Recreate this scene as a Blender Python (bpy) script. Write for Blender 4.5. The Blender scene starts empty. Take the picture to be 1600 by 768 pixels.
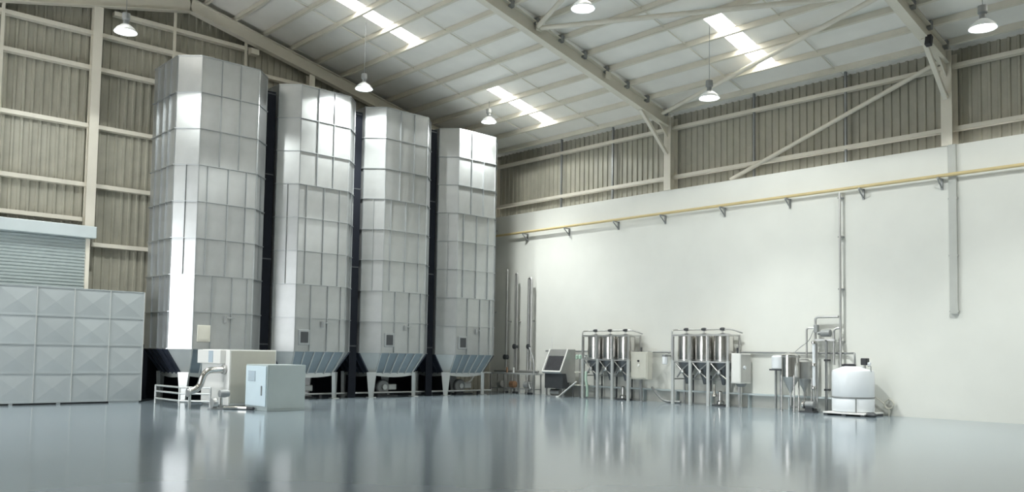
import bpy, math, random
from mathutils import Vector, Matrix
random.seed(7)
S = bpy.context.scene
COL = S.collection

# ------------------------------------------------------------------ camera
F_PX, CY_PX = 1343.7, 475.3
YAW, PITCH, ROLL = (math.radians(a) for a in (42.83, 3.34, 0.9))
fw = Vector((math.sin(YAW)*math.cos(PITCH), math.cos(YAW)*math.cos(PITCH), math.sin(PITCH)))
r0 = Vector((math.cos(YAW), -math.sin(YAW), 0)); u0 = r0.cross(fw)
rt = math.cos(ROLL)*r0 + math.sin(ROLL)*u0
up = -math.sin(ROLL)*r0 + math.cos(ROLL)*u0
cam_d = bpy.data.cameras.new('camera'); cam = bpy.data.objects.new('camera', cam_d); COL.objects.link(cam)
m = Matrix.Identity(4)
for i in range(3):
    m[i][0], m[i][1], m[i][2] = rt[i], up[i], -fw[i]
m[2][3] = 1.6
cam.matrix_world = m
cam_d.sensor_width = 36; cam_d.lens = F_PX/1600*36; cam_d.shift_y = (CY_PX-384)/1600
cam_d.clip_start = 0.1; cam_d.clip_end = 300
S.camera = cam

# ------------------------------------------------------------------ world, exposure
W = bpy.data.worlds.new('daylight'); S.world = W; W.use_nodes = True
bg = W.node_tree.nodes['Background']
bg.inputs[0].default_value = (0.95, 0.975, 1.0, 1); bg.inputs[1].default_value = 6.2
S.view_settings.view_transform = 'Standard'; S.view_settings.look = 'None'
S.view_settings.gamma = 1; S.view_settings.use_curve_mapping = False
S.view_settings.exposure = 0.34
LAMP_W = 1450.0; LAMP_WIDE_W = 330.0
SKYLIGHT = 11.0

# ------------------------------------------------------------------ helpers
MATS = {}
def mat(name, col, rough=0.5, metal=0.0, spec=0.5, var=0.0, noise=0.0, nscale=4.0, bump=0.0, emit=None, estr=0.0, alpha=1.0, objvar=0.0, stretch=None):
    M = bpy.data.materials.new(name); M.use_nodes = True
    nt = M.node_tree; N = nt.nodes; L = nt.links
    b = N['Principled BSDF']
    b.inputs['Base Color'].default_value = (*col, 1); b.inputs['Roughness'].default_value = rough
    b.inputs['Metallic'].default_value = metal; b.inputs['Specular IOR Level'].default_value = spec
    if emit: b.inputs['Emission Color'].default_value = (*emit, 1); b.inputs['Emission Strength'].default_value = estr
    if noise or bump or objvar:
        tc = N.new('ShaderNodeTexCoord'); mp = N.new('ShaderNodeMapping')
        L.new(tc.outputs['Object'], mp.inputs[0])
        if stretch: mp.inputs['Scale'].default_value = stretch
        nz = N.new('ShaderNodeTexNoise'); nz.inputs['Scale'].default_value = nscale; nz.inputs['Detail'].default_value = 5
        L.new(mp.outputs[0], nz.inputs['Vector'])
        mr = N.new('ShaderNodeMapRange'); L.new(nz.outputs['Fac'], mr.inputs[0])
        mr.inputs[1].default_value = 0.25; mr.inputs[2].default_value = 0.75
        mr.inputs[3].default_value = 1-noise; mr.inputs[4].default_value = 1+noise
        val = mr.outputs[0]
        if objvar:
            oi = N.new('ShaderNodeObjectInfo'); m2 = N.new('ShaderNodeMapRange'); L.new(oi.outputs['Random'], m2.inputs[0])
            m2.inputs[3].default_value = 1-objvar; m2.inputs[4].default_value = 1+objvar
            mu = N.new('ShaderNodeMath'); mu.operation = 'MULTIPLY'; L.new(val, mu.inputs[0]); L.new(m2.outputs[0], mu.inputs[1]); val = mu.outputs[0]
        vm = N.new('ShaderNodeVectorMath'); vm.operation = 'SCALE'; vm.inputs[0].default_value = col; L.new(val, vm.inputs['Scale'])
        L.new(vm.outputs[0], b.inputs['Base Color'])
        if bump:
            bp = N.new('ShaderNodeBump'); bp.inputs['Strength'].default_value = bump; bp.inputs['Distance'].default_value = 0.02
            L.new(nz.outputs['Fac'], bp.inputs['Height']); L.new(bp.outputs[0], b.inputs['Normal'])
    MATS[name] = M
    return M

mat('cream_steel', (0.74, 0.70, 0.60), 0.45, noise=0.06, nscale=1.5)
mat('cladding', (0.40, 0.385, 0.315), 0.5, noise=0.12, nscale=2.0, objvar=0.06)
mat('plaster', (0.74, 0.745, 0.70), 0.75, noise=0.025, nscale=1.2)
mat('roof_sheet', (0.90, 0.88, 0.825), 0.5, noise=0.05, nscale=1.0, objvar=0.03)
mat('skylight', (0.9, 0.9, 0.85), 0.4, emit=(1.0, 0.98, 0.92), estr=SKYLIGHT)
mat('floor_epoxy', (0.225, 0.272, 0.305), 0.13, spec=0.55, noise=0.10, nscale=0.3)
mat('galvanised', (0.47, 0.485, 0.485), 0.34, metal=0.72, noise=0.07, nscale=2.5, bump=0.02, objvar=0.07)
mat('galvanised_rim', (0.42, 0.44, 0.45), 0.35, metal=0.7, noise=0.05, nscale=3)
mat('silo_core', (0.10, 0.11, 0.12), 0.6)
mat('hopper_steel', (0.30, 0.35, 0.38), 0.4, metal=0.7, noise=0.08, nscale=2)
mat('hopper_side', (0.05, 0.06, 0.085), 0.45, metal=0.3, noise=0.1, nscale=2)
mat('cone_steel', (0.17, 0.18, 0.19), 0.35, metal=0.8, noise=0.1, nscale=4)
mat('shade_black', (0.012, 0.014, 0.02), 0.8, spec=0.15, noise=0.1, nscale=3)  # near-black for the added sheets that stand in for shade around the silos
mat('leg_steel', (0.62, 0.64, 0.63), 0.4, metal=0.5, noise=0.05, nscale=3)
mat('tank_panel', (0.44, 0.48, 0.49), 0.42, metal=0.35, noise=0.06, nscale=1.6, objvar=0.05)
mat('stainless', (0.66, 0.645, 0.62), 0.18, metal=1.0, noise=0.04, nscale=6)
mat('stainless_dull', (0.56, 0.56, 0.55), 0.38, metal=0.9, noise=0.05, nscale=6)
mat('dark_metal', (0.07, 0.075, 0.08), 0.5, metal=0.3, noise=0.1, nscale=5)
mat('grey_metal', (0.30, 0.31, 0.31), 0.45, metal=0.4, noise=0.08, nscale=5)
mat('white_paint', (0.80, 0.80, 0.77), 0.4, noise=0.02, nscale=2)
mat('beige_paint', (0.60, 0.59, 0.52), 0.5, noise=0.04, nscale=3)
mat('bluegrey_paint', (0.40, 0.46, 0.46), 0.45, noise=0.05, nscale=2)
mat('paleblue_paint', (0.62, 0.74, 0.80), 0.4, noise=0.03, nscale=2)
mat('vent_grey', (0.42, 0.50, 0.56), 0.6, noise=0.05, nscale=8)
mat('white_plastic', (0.80, 0.83, 0.86), 0.35, noise=0.015, nscale=2)
mat('black_plastic', (0.02, 0.02, 0.025), 0.45, noise=0.1, nscale=5)
mat('screen', (0.05, 0.05, 0.055), 0.25, noise=0.15, nscale=6)
mat('yellow_paint', (0.62, 0.50, 0.26), 0.45, noise=0.06, nscale=3)
mat('shutter', (0.40, 0.45, 0.45), 0.45, metal=0.2, noise=0.04, nscale=2)
mat('hood', (0.56, 0.62, 0.63), 0.45, metal=0.2, noise=0.03, nscale=2)
mat('duct_grey', (0.50, 0.51, 0.48), 0.6, noise=0.04, nscale=3)
mat('hose_green', (0.45, 0.60, 0.50), 0.5, noise=0.05, nscale=5)
mat('copper', (0.55, 0.32, 0.20), 0.3, metal=0.8, noise=0.08, nscale=5)
mat('concrete_wall', (0.62, 0.62, 0.58), 0.8, noise=0.05, nscale=1)
mat('lamp_reflector', (0.85, 0.87, 0.88), 0.35, metal=0.1, noise=0.02, nscale=5)
mat('lamp_disc', (1, 1, 1), 0.3, emit=(0.93, 0.98, 1.0), estr=25.0)

CACHE = {}
def new_mesh(verts, faces, smooth=False, angle=35):
    me = bpy.data.meshes.new('m'); me.from_pydata([tuple(v) for v in verts], [], faces); me.update()
    if smooth:
        for p in me.polygons: p.use_smooth = True
        me.set_sharp_from_angle(angle=math.radians(angle))
    return me
def put(name, me, material, parent=None, loc=(0, 0, 0), rot=(0, 0, 0)):
    o = bpy.data.objects.new(name, me); COL.objects.link(o)
    if material and not me.materials: me.materials.append(MATS[material])
    o.location = loc; o.rotation_euler = rot
    if parent is not None: o.parent = parent
    return o
BOXF = [(0, 3, 2, 1), (4, 5, 6, 7), (0, 1, 5, 4), (1, 2, 6, 5), (2, 3, 7, 6), (3, 0, 4, 7)]
def boxv(x0, x1, y0, y1, z0, z1):
    return [(x0, y0, z0), (x1, y0, z0), (x1, y1, z0), (x0, y1, z0), (x0, y0, z1), (x1, y0, z1), (x1, y1, z1), (x0, y1, z1)]
def bevel_mesh(me, w, seg=1):
    import bmesh
    bm = bmesh.new(); bm.from_mesh(me)
    bmesh.ops.bevel(bm, geom=list(bm.edges), offset=w, segments=seg, affect='EDGES', profile=0.5)
    bm.to_mesh(me); bm.free()
def box(name, dims, loc, material, parent=None, rot=(0, 0, 0), bev=0.0):
    """centred box, mesh data shared between equal boxes"""
    k = ('b', material, bev) + tuple(round(d, 3) for d in dims)
    if k not in CACHE:
        a, b, c = (d/2 for d in dims)
        me = new_mesh(boxv(-a, a, -b, b, -c, c), BOXF)
        if bev: bevel_mesh(me, bev, 2)
        CACHE[k] = me
    return put(name, CACHE[k], material, parent, loc, rot)
def bx(name, x0, x1, y0, y1, z0, z1, material, parent=None, bev=0.0):
    return box(name, (x1-x0, y1-y0, z1-z0), ((x0+x1)/2, (y0+y1)/2, (z0+z1)/2), material, parent, bev=bev)
def join(parts):
    V, Fc = [], []
    for v, f in parts:
        n = len(V); V += list(v); Fc += [tuple(i+n for i in q) for q in f]
    return V, Fc
def beam_vf(p, q, w, h, upv=Vector((0, 0, 1))):
    p, q = Vector(p), Vector(q); d = (q-p).normalized(); s = d.cross(upv).normalized(); t = s.cross(d)
    V = []
    for c in (p, q):
        for a, b in ((-1, -1), (1, -1), (1, 1), (-1, 1)): V.append(c+s*a*w/2+t*b*h/2)
    return V, [(3, 2, 1, 0), (4, 5, 6, 7), (0, 1, 5, 4), (1, 2, 6, 5), (2, 3, 7, 6), (3, 0, 4, 7)]
def beam(name, p, q, w, h, material, parent=None, upv=Vector((0, 0, 1))):
    return put(name, new_mesh(*beam_vf(p, q, w, h, upv)), material, parent)
def ibeam(name, p, q, w, h, material, parent=None, t=0.03, upv=Vector((0, 0, 1))):
    p, q = Vector(p), Vector(q); d = (q-p).normalized(); s = d.cross(upv).normalized(); u = s.cross(d)
    P = [beam_vf(p, q, t, h-2*t, upv), beam_vf(p+u*(h/2-t/2), q+u*(h/2-t/2), w, t, upv), beam_vf(p-u*(h/2-t/2), q-u*(h/2-t/2), w, t, upv)]
    return put(name, new_mesh(*join(P)), material, parent)
def fillet(pts, r, n=5):
    pts = [Vector(p) for p in pts]
    if r <= 0 or len(pts) < 3: return pts
    out = [pts[0]]
    for a, b, c in zip(pts, pts[1:], pts[2:]):
        d1 = (a-b); d2 = (c-b); l = min(r, d1.length*0.49, d2.length*0.49)
        p = b+d1.normalized()*l; q = b+d2.normalized()*l
        for i in range(n+1):
            t = i/n; out.append((1-t)**2*p+2*t*(1-t)*b+t*t*q)
    out.append(pts[-1]); return out
def tube_vf(pts, r, seg=10, bend=0.0):
    P = fillet(pts, bend); V, Fc = [], []; prev = None
    for i, p in enumerate(P):
        d = (P[min(i+1, len(P)-1)]-P[max(i-1, 0)]).normalized()
        if prev is None:
            a = Vector((0, 0, 1)) if abs(d.z) < 0.9 else Vector((1, 0, 0))
            s = d.cross(a).normalized()
        else: s = (prev-d*prev.dot(d)).normalized()
        prev = s; t = d.cross(s)
        for k in range(seg):
            an = 2*math.pi*k/seg; V.append(p+s*math.cos(an)*r+t*math.sin(an)*r)
    for i in range(len(P)-1):
        for k in range(seg):
            a = i*seg+k; b = i*seg+(k+1) % seg; Fc.append((a, b, b+seg, a+seg))
    Fc.append(tuple(reversed(range(seg)))); n = len(V); Fc.append(tuple(range(n-seg, n)))
    return V, Fc
def tube(name, pts, r, material, parent=None, bend=0.0, seg=10):
    return put(name, new_mesh(*tube_vf(pts, r, seg, bend), smooth=True, angle=50), material, parent)
def lathe_vf(prof, seg=24, c=(0, 0, 0), axis='z'):
    V, Fc = [], []
    for r, z in prof:
        for k in range(seg):
            a = 2*math.pi*k/seg; x, y = r*math.cos(a), r*math.sin(a)
            v = {'z': (x, y, z), 'x': (z, x, y), 'y': (y, z, x)}[axis]
            V.append((v[0]+c[0], v[1]+c[1], v[2]+c[2]))
    for i in range(len(prof)-1):
        for k in range(seg):
            a = i*seg+k; b = i*seg+(k+1) % seg; Fc.append((a, b, b+seg, a+seg))
    Fc.append(tuple(reversed(range(seg)))); n = len(V); Fc.append(tuple(range(n-seg, n)))
    return V, Fc
def lathe(name, prof, material, parent=None, loc=(0, 0, 0), axis='z', seg=24, rot=(0, 0, 0)):
    k = ('l', material, axis, seg) + tuple((round(a, 4), round(b, 4)) for a, b in prof)
    if k not in CACHE: CACHE[k] = new_mesh(*lathe_vf(prof, seg, axis=axis), smooth=True)
    return put(name, CACHE[k], material, parent, loc, rot)
def cyl(name, r, h, loc, material, parent=None, axis='z', seg=20):
    return lathe(name, [(r, -h/2), (r, h/2)], material, parent, loc, axis, seg)
def prism_vf(poly, a0, a1, axis='y'):
    """poly in (x,z) extruded along y, or in (x,y) along z, or (y,z) along x"""
    n = len(poly); V = []
    for a in (a0, a1):
        for p, q in poly: V.append({'y': (p, a, q), 'z': (p, q, a), 'x': (a, p, q)}[axis])
    Fc = [tuple(range(n)), tuple(reversed(range(n, 2*n)))]
    for i in range(n):
        j = (i+1) % n; Fc.append((j, i, i+n, j+n))
    return V, Fc
def prism(name, poly, a0, a1, material, parent=None, axis='y', loc=(0, 0, 0)):
    me = new_mesh(*prism_vf(poly, a0, a1, axis))
    import bmesh
    bm = bmesh.new(); bm.from_mesh(me); bmesh.ops.recalc_face_normals(bm, faces=bm.faces); bm.to_mesh(me); bm.free()
    return put(name, me, material, parent, loc)
def thing(name, label, cat, loc, group=None, rotz=0):
    o = bpy.data.objects.new(name, None); COL.objects.link(o); o.location = loc; o.rotation_euler = (0, 0, rotz)
    o.empty_display_size = 0.2
    return tag(o, label, cat, group)
def tag(o, label, cat, group=None):
    o['label'] = label; o['category'] = cat
    if group: o['group'] = group
    return o
def struct(o): o['kind'] = 'structure'; return o
def stuff(o): o['kind'] = 'stuff'; return o

# ------------------------------------------------------------------ building dimensions
XR, XL = 25.2, -2.4              # inner faces of the long walls
YF, YN = 29.15, -10.6            # far gable cladding, near end
RIDGE = 11.4
FRAMES = (28.7, 18.95, 9.25, -0.45, -10.15)
def zbot(x):                     # underside of the rafters
    x = x if x > RIDGE else 2*RIDGE-x
    return 10.3-0.228*(x-23.72)
SL = math.atan(0.228)
PUR, DECK = 0.48, 0.68

# ------------------------------------------------------------------ floor
floor = struct(bx('floor', XL-0.4, 26.0, YN-0.3, 29.6, -0.2, 0.0, 'floor_epoxy'))

# ------------------------------------------------------------------ right wall
wall_r = struct(bx('wall_right', XR, 25.62, YN, YF+0.15, 0, 7.66, 'plaster'))
wall_r.location = wall_r.location
def wr(o):                       # parent to the wall, keeping world coordinates
    o.parent = wall_r; o.location = Vector(o.location)-wall_r.location; return o
def rib_sheet(width, z0, z1a, z1b, n):
    """vertical trapezoid-profile sheet running along +X, ribs towards -Y, sloping top edge"""
    prof = []; p = width/n
    for i in range(n):
        b = i*p
        prof += [(b, 0), (b+p*0.60, 0), (b+p*0.68, -0.045), (b+p*0.92, -0.045)]
    prof.append((width, 0))
    V, Fc = [], []
    for x, y in prof:
        V.append((x, y, z0)); V.append((x, y, z1a+(z1b-z1a)*x/width))
    for i in range(len(prof)-1): Fc.append((2*i, 2*i+2, 2*i+3, 2*i+1))
    return new_mesh(V, Fc)
sheet_r = rib_sheet(1.0, 7.5, 10.75, 10.75, 4)
y = YF+0.1
while y > -10.5:
    wr(put('cladding_sheet', sheet_r, 'cladding', None, (25.72, y, 0), (0, 0, -math.pi/2)))
    y -= 1.0
for z in (9.99, 8.18):
    wr(bx('girt', 25.42, 25.62, YN, YF-0.1, z-0.06, z+0.06, 'cream_steel'))
for yy in (15.57, 12.35, 21.82, 24.6):
    wr(bx('sag_post', 25.46, 25.54, yy-0.03, yy+0.03, 7.66, 10.6, 'grey_metal'))
wr(tube('wall_brace', [(25.36, 16.4, 7.72), (25.36, 9.5, 10.16)], 0.07, 'cream_steel'))
TRIM = []
for k, yf in enumerate(FRAMES):
    f_ = bpy.data.objects.new('trim_%d' % (k+1), None); COL.objects.link(f_); f_.location = (RIDGE, yf, 0); struct(f_); TRIM.append(f_)
def tr(k, o):
    o.parent = TRIM[k]; o.location = Vector(o.location)-Vector(TRIM[k].location); return o
for k, yf in enumerate(FRAMES):
    tr(k, ibeam('column', (25.39, yf, 7.66 if k else 0.0), (25.39, yf, zbot(25.2)+0.4), 0.30, 0.46, 'cream_steel', None, 0.025, Vector((-1, 0, 0))))
    if k in (1, 2):
        tr(k, beam('knee_brace', (25.13, yf, 9.0), (23.62, yf, 10.33), 0.12, 0.10, 'cream_steel'))
        tr(k, prism('gusset_plate', [(25.16, 9.62), (25.16, 10.05), (24.55, 10.16)], yf-0.02, yf+0.02, 'cream_steel'))

# ------------------------------------------------------------------ far gable wall
wall_f = struct(bx('wall_far', XL, 25.6, YF+0.12, YF+0.3, 0, 10.4, 'cladding'))
def wf(o):
    o.parent = wall_f; o.location = Vector(o.location)-wall_f.location; return o
x = XL
while x < 25.4:
    w = 1.0
    a, b = zbot(x)+DECK+0.1, zbot(x+w)+DECK+0.1
    wf(put('cladding_sheet', rib_sheet(w, 0.0, a, b, 4), 'cladding', None, (x, YF, 0)))
    x += w
def girt(z, x0, x1, h=0.13): wf(bx('girt', x0, x1, YF-0.30, YF-0.06, z-h/2, z+h/2, 'cream_steel'))
for z, x0, x1 in ((11.62, 4.5, 16.5), (12.44, 9.0, 13.8), (10.50, XL, 22.0), (8.63, XL, 25.0), (6.74, XL, 25.0), (4.87, 8.60, 25.0), (5.63, XL, 8.3)):
    girt(z, x0, x1)
wf(box('girt_end_plate', (0.30, 0.26, 0.20), (13.75, YF-0.42, 12.32), 'cream_steel'))
wf(ibeam('column', (8.47, YF-0.35, 5.2), (8.47, YF-0.35, zbot(8.47)), 0.28, 0.26, 'cream_steel', None, 0.025, Vector((0, -1, 0))))
wf(ibeam('column', (16.1, YF-0.35, 0), (16.1, YF-0.35, zbot(16.1)), 0.24, 0.26, 'cream_steel', None, 0.025, Vector((0, -1, 0))))
for xp in (10.95, 13.5, 5.85):
    wf(bx('sag_post', xp-0.045, xp+0.045, YF-0.33, YF-0.28, 5.2 if xp < 8 else 5.0, zbot(xp), 'cream_steel'))

# roller shutter in the gable
door = struct(bx('door_1', 3.0, 8.36, YF-0.50, YF-0.47, 0.0, 5.1, 'shutter'))
def dr(o):
    o.parent = door; o.location = Vector(o.location)-door.location; return o
slats = []
for i in range(51):
    z = 0.0+i*0.1
    slats.append(prism_vf([(YF-0.50, z+0.005), (YF-0.535, z+0.03), (YF-0.535, z+0.07), (YF-0.50, z+0.095)], 3.0, 8.36, 'x'))
dr(stuff(put('shutter_slats', new_mesh(*join(slats)), 'shutter')))
dr(bx('shutter_hood', 2.9, 8.58, YF-0.85, YF-0.46, 5.0, 5.37, 'hood', bev=0.02))
dr(bx('guide_rail', 8.36, 8.47, YF-0.60, YF-0.46, 0.0, 5.0, 'cream_steel'))
dr(bx('guide_rail', 2.9, 3.0, YF-0.60, YF-0.46, 0.0, 5.0, 'cream_steel'))

# ------------------------------------------------------------------ other walls (left side with the open loading door, near end)
def wall_with_hole(name, x0, x1, ya, yb, za, zb, h0, h1, ht):
    P = [boxv(x0, x1, ya, h0, za, zb), boxv(x0, x1, h1, yb, za, zb), boxv(x0, x1, h0, h1, ht, zb)]
    return struct(put(name, new_mesh(*join([(v, BOXF) for v in P])), 'concrete_wall'))
wall_l = wall_with_hole('wall_left', XL-0.35, XL, YN, YF+0.3, 0, 10.6, 18.0, 24.8, 6.2)
wall_n = struct(bx('wall_near', XL-0.3, 25.7, YN-0.25, YN, 0, 14.0, 'concrete_wall'))

# ------------------------------------------------------------------ roof
ridge_z = zbot(RIDGE)
def roof_pt(x, off): return zbot(x)+off
PUR_X = [11.85+1.1*i for i in range(13)]           # 11.85 ... 25.05
Y0R, Y1R = YN-0.2, YF+0.35
top = []
for sgn in (1, -1):
    xa, xb = RIDGE, RIDGE+sgn*14.5
    za, zb_ = zbot(RIDGE)+DECK+0.10, zbot(RIDGE)-0.228*14.5+DECK+0.10
    V = [(xa, Y0R, za), (xb, Y0R, zb_), (xb, Y1R, zb_), (xa, Y1R, za), (xa, Y0R, za+.05), (xb, Y0R, zb_+.05), (xb, Y1R, zb_+.05), (xa, Y1R, za+.05)]
    top.append((V, BOXF))
ceiling = struct(put('ceiling', new_mesh(*join(top)), 'roof_sheet'))
def slab(name, x0, x1, y0, y1, off, th, material):
    a, b = zbot(x0)+off, zbot(x1)+off
    V = [(x0, y0, a), (x1, y0, b), (x1, y1, b), (x0, y1, a), (x0, y0, a+th), (x1, y0, b+th), (x1, y1, b+th), (x0, y1, a+th)]
    return put(name, new_mesh(V, BOXF), material, ceiling)
edges_r = [RIDGE]+PUR_X+[25.75]
ybays = [(28.7, YF+0.3), (18.95, 28.7), (9.25, 18.95), (-0.45, 9.25), (YN, -0.45)]
SKY_CELLS = {2, 3, 4, 9, 10, 11}
def mirror(v): return 2*RIDGE-v
for by0, by1 in ybays:
    mid = (by0+by1)/2; long_bay = by1-by0 > 5
    for ci in range(len(edges_r)-1):
        for sgn in (1, -1):
            x0, x1 = edges_r[ci], edges_r[ci+1]
            if sgn < 0: x0, x1 = mirror(x1), mirror(x0)
            sky = long_bay and ci in (2+1, 4, 5, 9, 10, 11)
            if sky:
                s0, s1 = mid-0.20, mid+0.42
                slab('roof_panel', x0+.004, x1-.004, by0+.004, s0, DECK, 0.06, 'roof_sheet')
                slab('roof_panel', x0+.004, x1-.004, s1, by1-.004, DECK, 0.06, 'roof_sheet')
                slab('roof_panel', x0+.004 if sgn > 0 else x1-.16, x0+.16 if sgn > 0 else x1-.004, s0, s1, DECK, 0.06, 'roof_sheet')
                slab('skylight_panel', x0+(.16 if sgn > 0 else .01), x1-(.01 if sgn > 0 else .16), s0+.01, s1-.01, DECK+0.02, 0.03, 'skylight')
            else:
                # three sheet lengths per bay
                n = 3 if long_bay else 1
                for j in range(n):
                    ya, yb = by0+(by1-by0)*j/n, by0+(by1-by0)*(j+1)/n
                    slab('roof_panel', x0+.004, x1-.004, ya+.006, yb-.006, DECK, 0.06, 'roof_sheet')
for sgn in (1, -1):
    for px in PUR_X:
        xx = px if sgn > 0 else mirror(px)
        z = zbot(xx)+PUR
        # C-section purlin: web and two lips
        P = [boxv(-0.01, 0.01, YN, YF, 0, 0.2), boxv(-0.01, 0.07, YN, YF, 0, 0.015), boxv(-0.01, 0.07, YN, YF, 0.185, 0.2)]
        k = 'purlin'
        if k not in CACHE: CACHE[k] = new_mesh(*join([(v, BOXF) for v in P]))
        put('purlin', CACHE[k], 'cream_steel', ceiling, (xx, 0, z), (0, SL*sgn, 0))
    for k_, yf in enumerate(FRAMES):
        for (xa, xb, dep) in ((RIDGE, RIDGE+sgn*13.75, 0.46),):
            p, q = Vector((xa, yf, zbot(xa)+dep/2)), Vector((xb, yf, zbot(xb)+dep/2))
            tr(k_, ibeam('rafter', p, q, 0.26, dep, 'cream_steel', None, 0.03))
    for (b0, b1) in ybays[1:4]:
        for fr in (1/3, 2/3):
            yy = b0+(b1-b0)*fr
            pa, pb = RIDGE+sgn*0.45, RIDGE+sgn*13.65
            tube('sag_rod', [(pa, yy, zbot(pa)+PUR+0.12), (pb, yy, zbot(pb)+PUR+0.12)], 0.018, 'cream_steel', ceiling, seg=6)
    for px in PUR_X[1:]:
        xx = px if sgn > 0 else mirror(px)
        for yf in FRAMES[1:4]:
            box('purlin_cleat', (0.16, 0.22, 0.22), (xx-0.06*sgn, yf-0.02, zbot(xx)+PUR+0.02), 'grey_metal', ceiling, rot=(0, SL*sgn, 0))
def rz(x): return zbot(x)+0.30
for a, b in (((24.7, 18.8), (21.7, 9.4)), ((18.45, 18.85), (21.7, 9.5)), ((18.35, 18.8), (14.6, 9.4))):
    tube('roof_brace', [(a[0], a[1], rz(a[0])), (b[0], b[1], rz(b[0]))], 0.075, 'cream_steel', ceiling)
for yf in FRAMES[1:4]:
    for xs in (18.4, 14.6, 21.7):
        box('brace_plate', (0.25, 0.03, 0.25), (xs, yf-0.15, rz(xs)), 'cream_steel', ceiling)

# ------------------------------------------------------------------ high-bay lamps
def lamp(x, y, z, label):
    t = thing('high_bay_lamp', label, 'lamp', (x, y, z), 'high bay lamps under the roof')
    zr = zbot(x)+DECK-z
    lathe('reflector', [(0.09, 0.19), (0.13, 0.17), (0.22, 0.10), (0.30, 0.0), (0.305, -0.02), (0.29, -0.02), (0.20, 0.08), (0.10, 0.14)], 'lamp_reflector', t)
    lathe('bulb_disc', [(0.001, 0.012), (0.26, 0.012), (0.26, 0.022), (0.001, 0.022)], 'lamp_disc', t)
    lathe('ballast_housing', [(0.04, 0.52), (0.10, 0.50), (0.105, 0.34), (0.07, 0.30), (0.07, 0.22), (0.10, 0.18)], 'grey_metal', t, seg=16)
    tube('hanging_cord', [(0, 0, 0.50), (0, 0, zr)], 0.008, 'grey_metal', t, seg=6)
    for energy, size, blend in ((LAMP_W, 104, 0.8), (LAMP_WIDE_W, 158, 0.10)):     # main beam and the wider spill of the reflector
        d = bpy.data.lights.new('lamp_light', 'SPOT'); d.energy = energy; d.spot_size = math.radians(size); d.spot_blend = blend
        d.color = (0.96, 1.0, 0.97); d.shadow_soft_size = 0.12
        o = bpy.data.objects.new('lamp_light', d); COL.objects.link(o); o.parent = t; o.location = (0, 0, -0.06)
    return t
lamp(7.75, 23.9, 10.15, 'bright high bay lamp at far left in front of the tall gable column')
lamp(15.72, 24.5, 10.51, 'bright high bay lamp hanging above the second steel silo')
lamp(21.7, 24.9, 10.63, 'bright high bay lamp hanging above the silo nearest the white wall')
lamp(15.3, 14.1, 10.15, 'bright high bay lamp at top edge beside the middle rafter')
lamp(20.7, 14.1, 9.08, 'high bay lamp on long cord above the right end of middle rafter')
lamp(20.7, 6.8, 9.15, 'high bay lamp at upper right hanging beside the nearest column')

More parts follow.
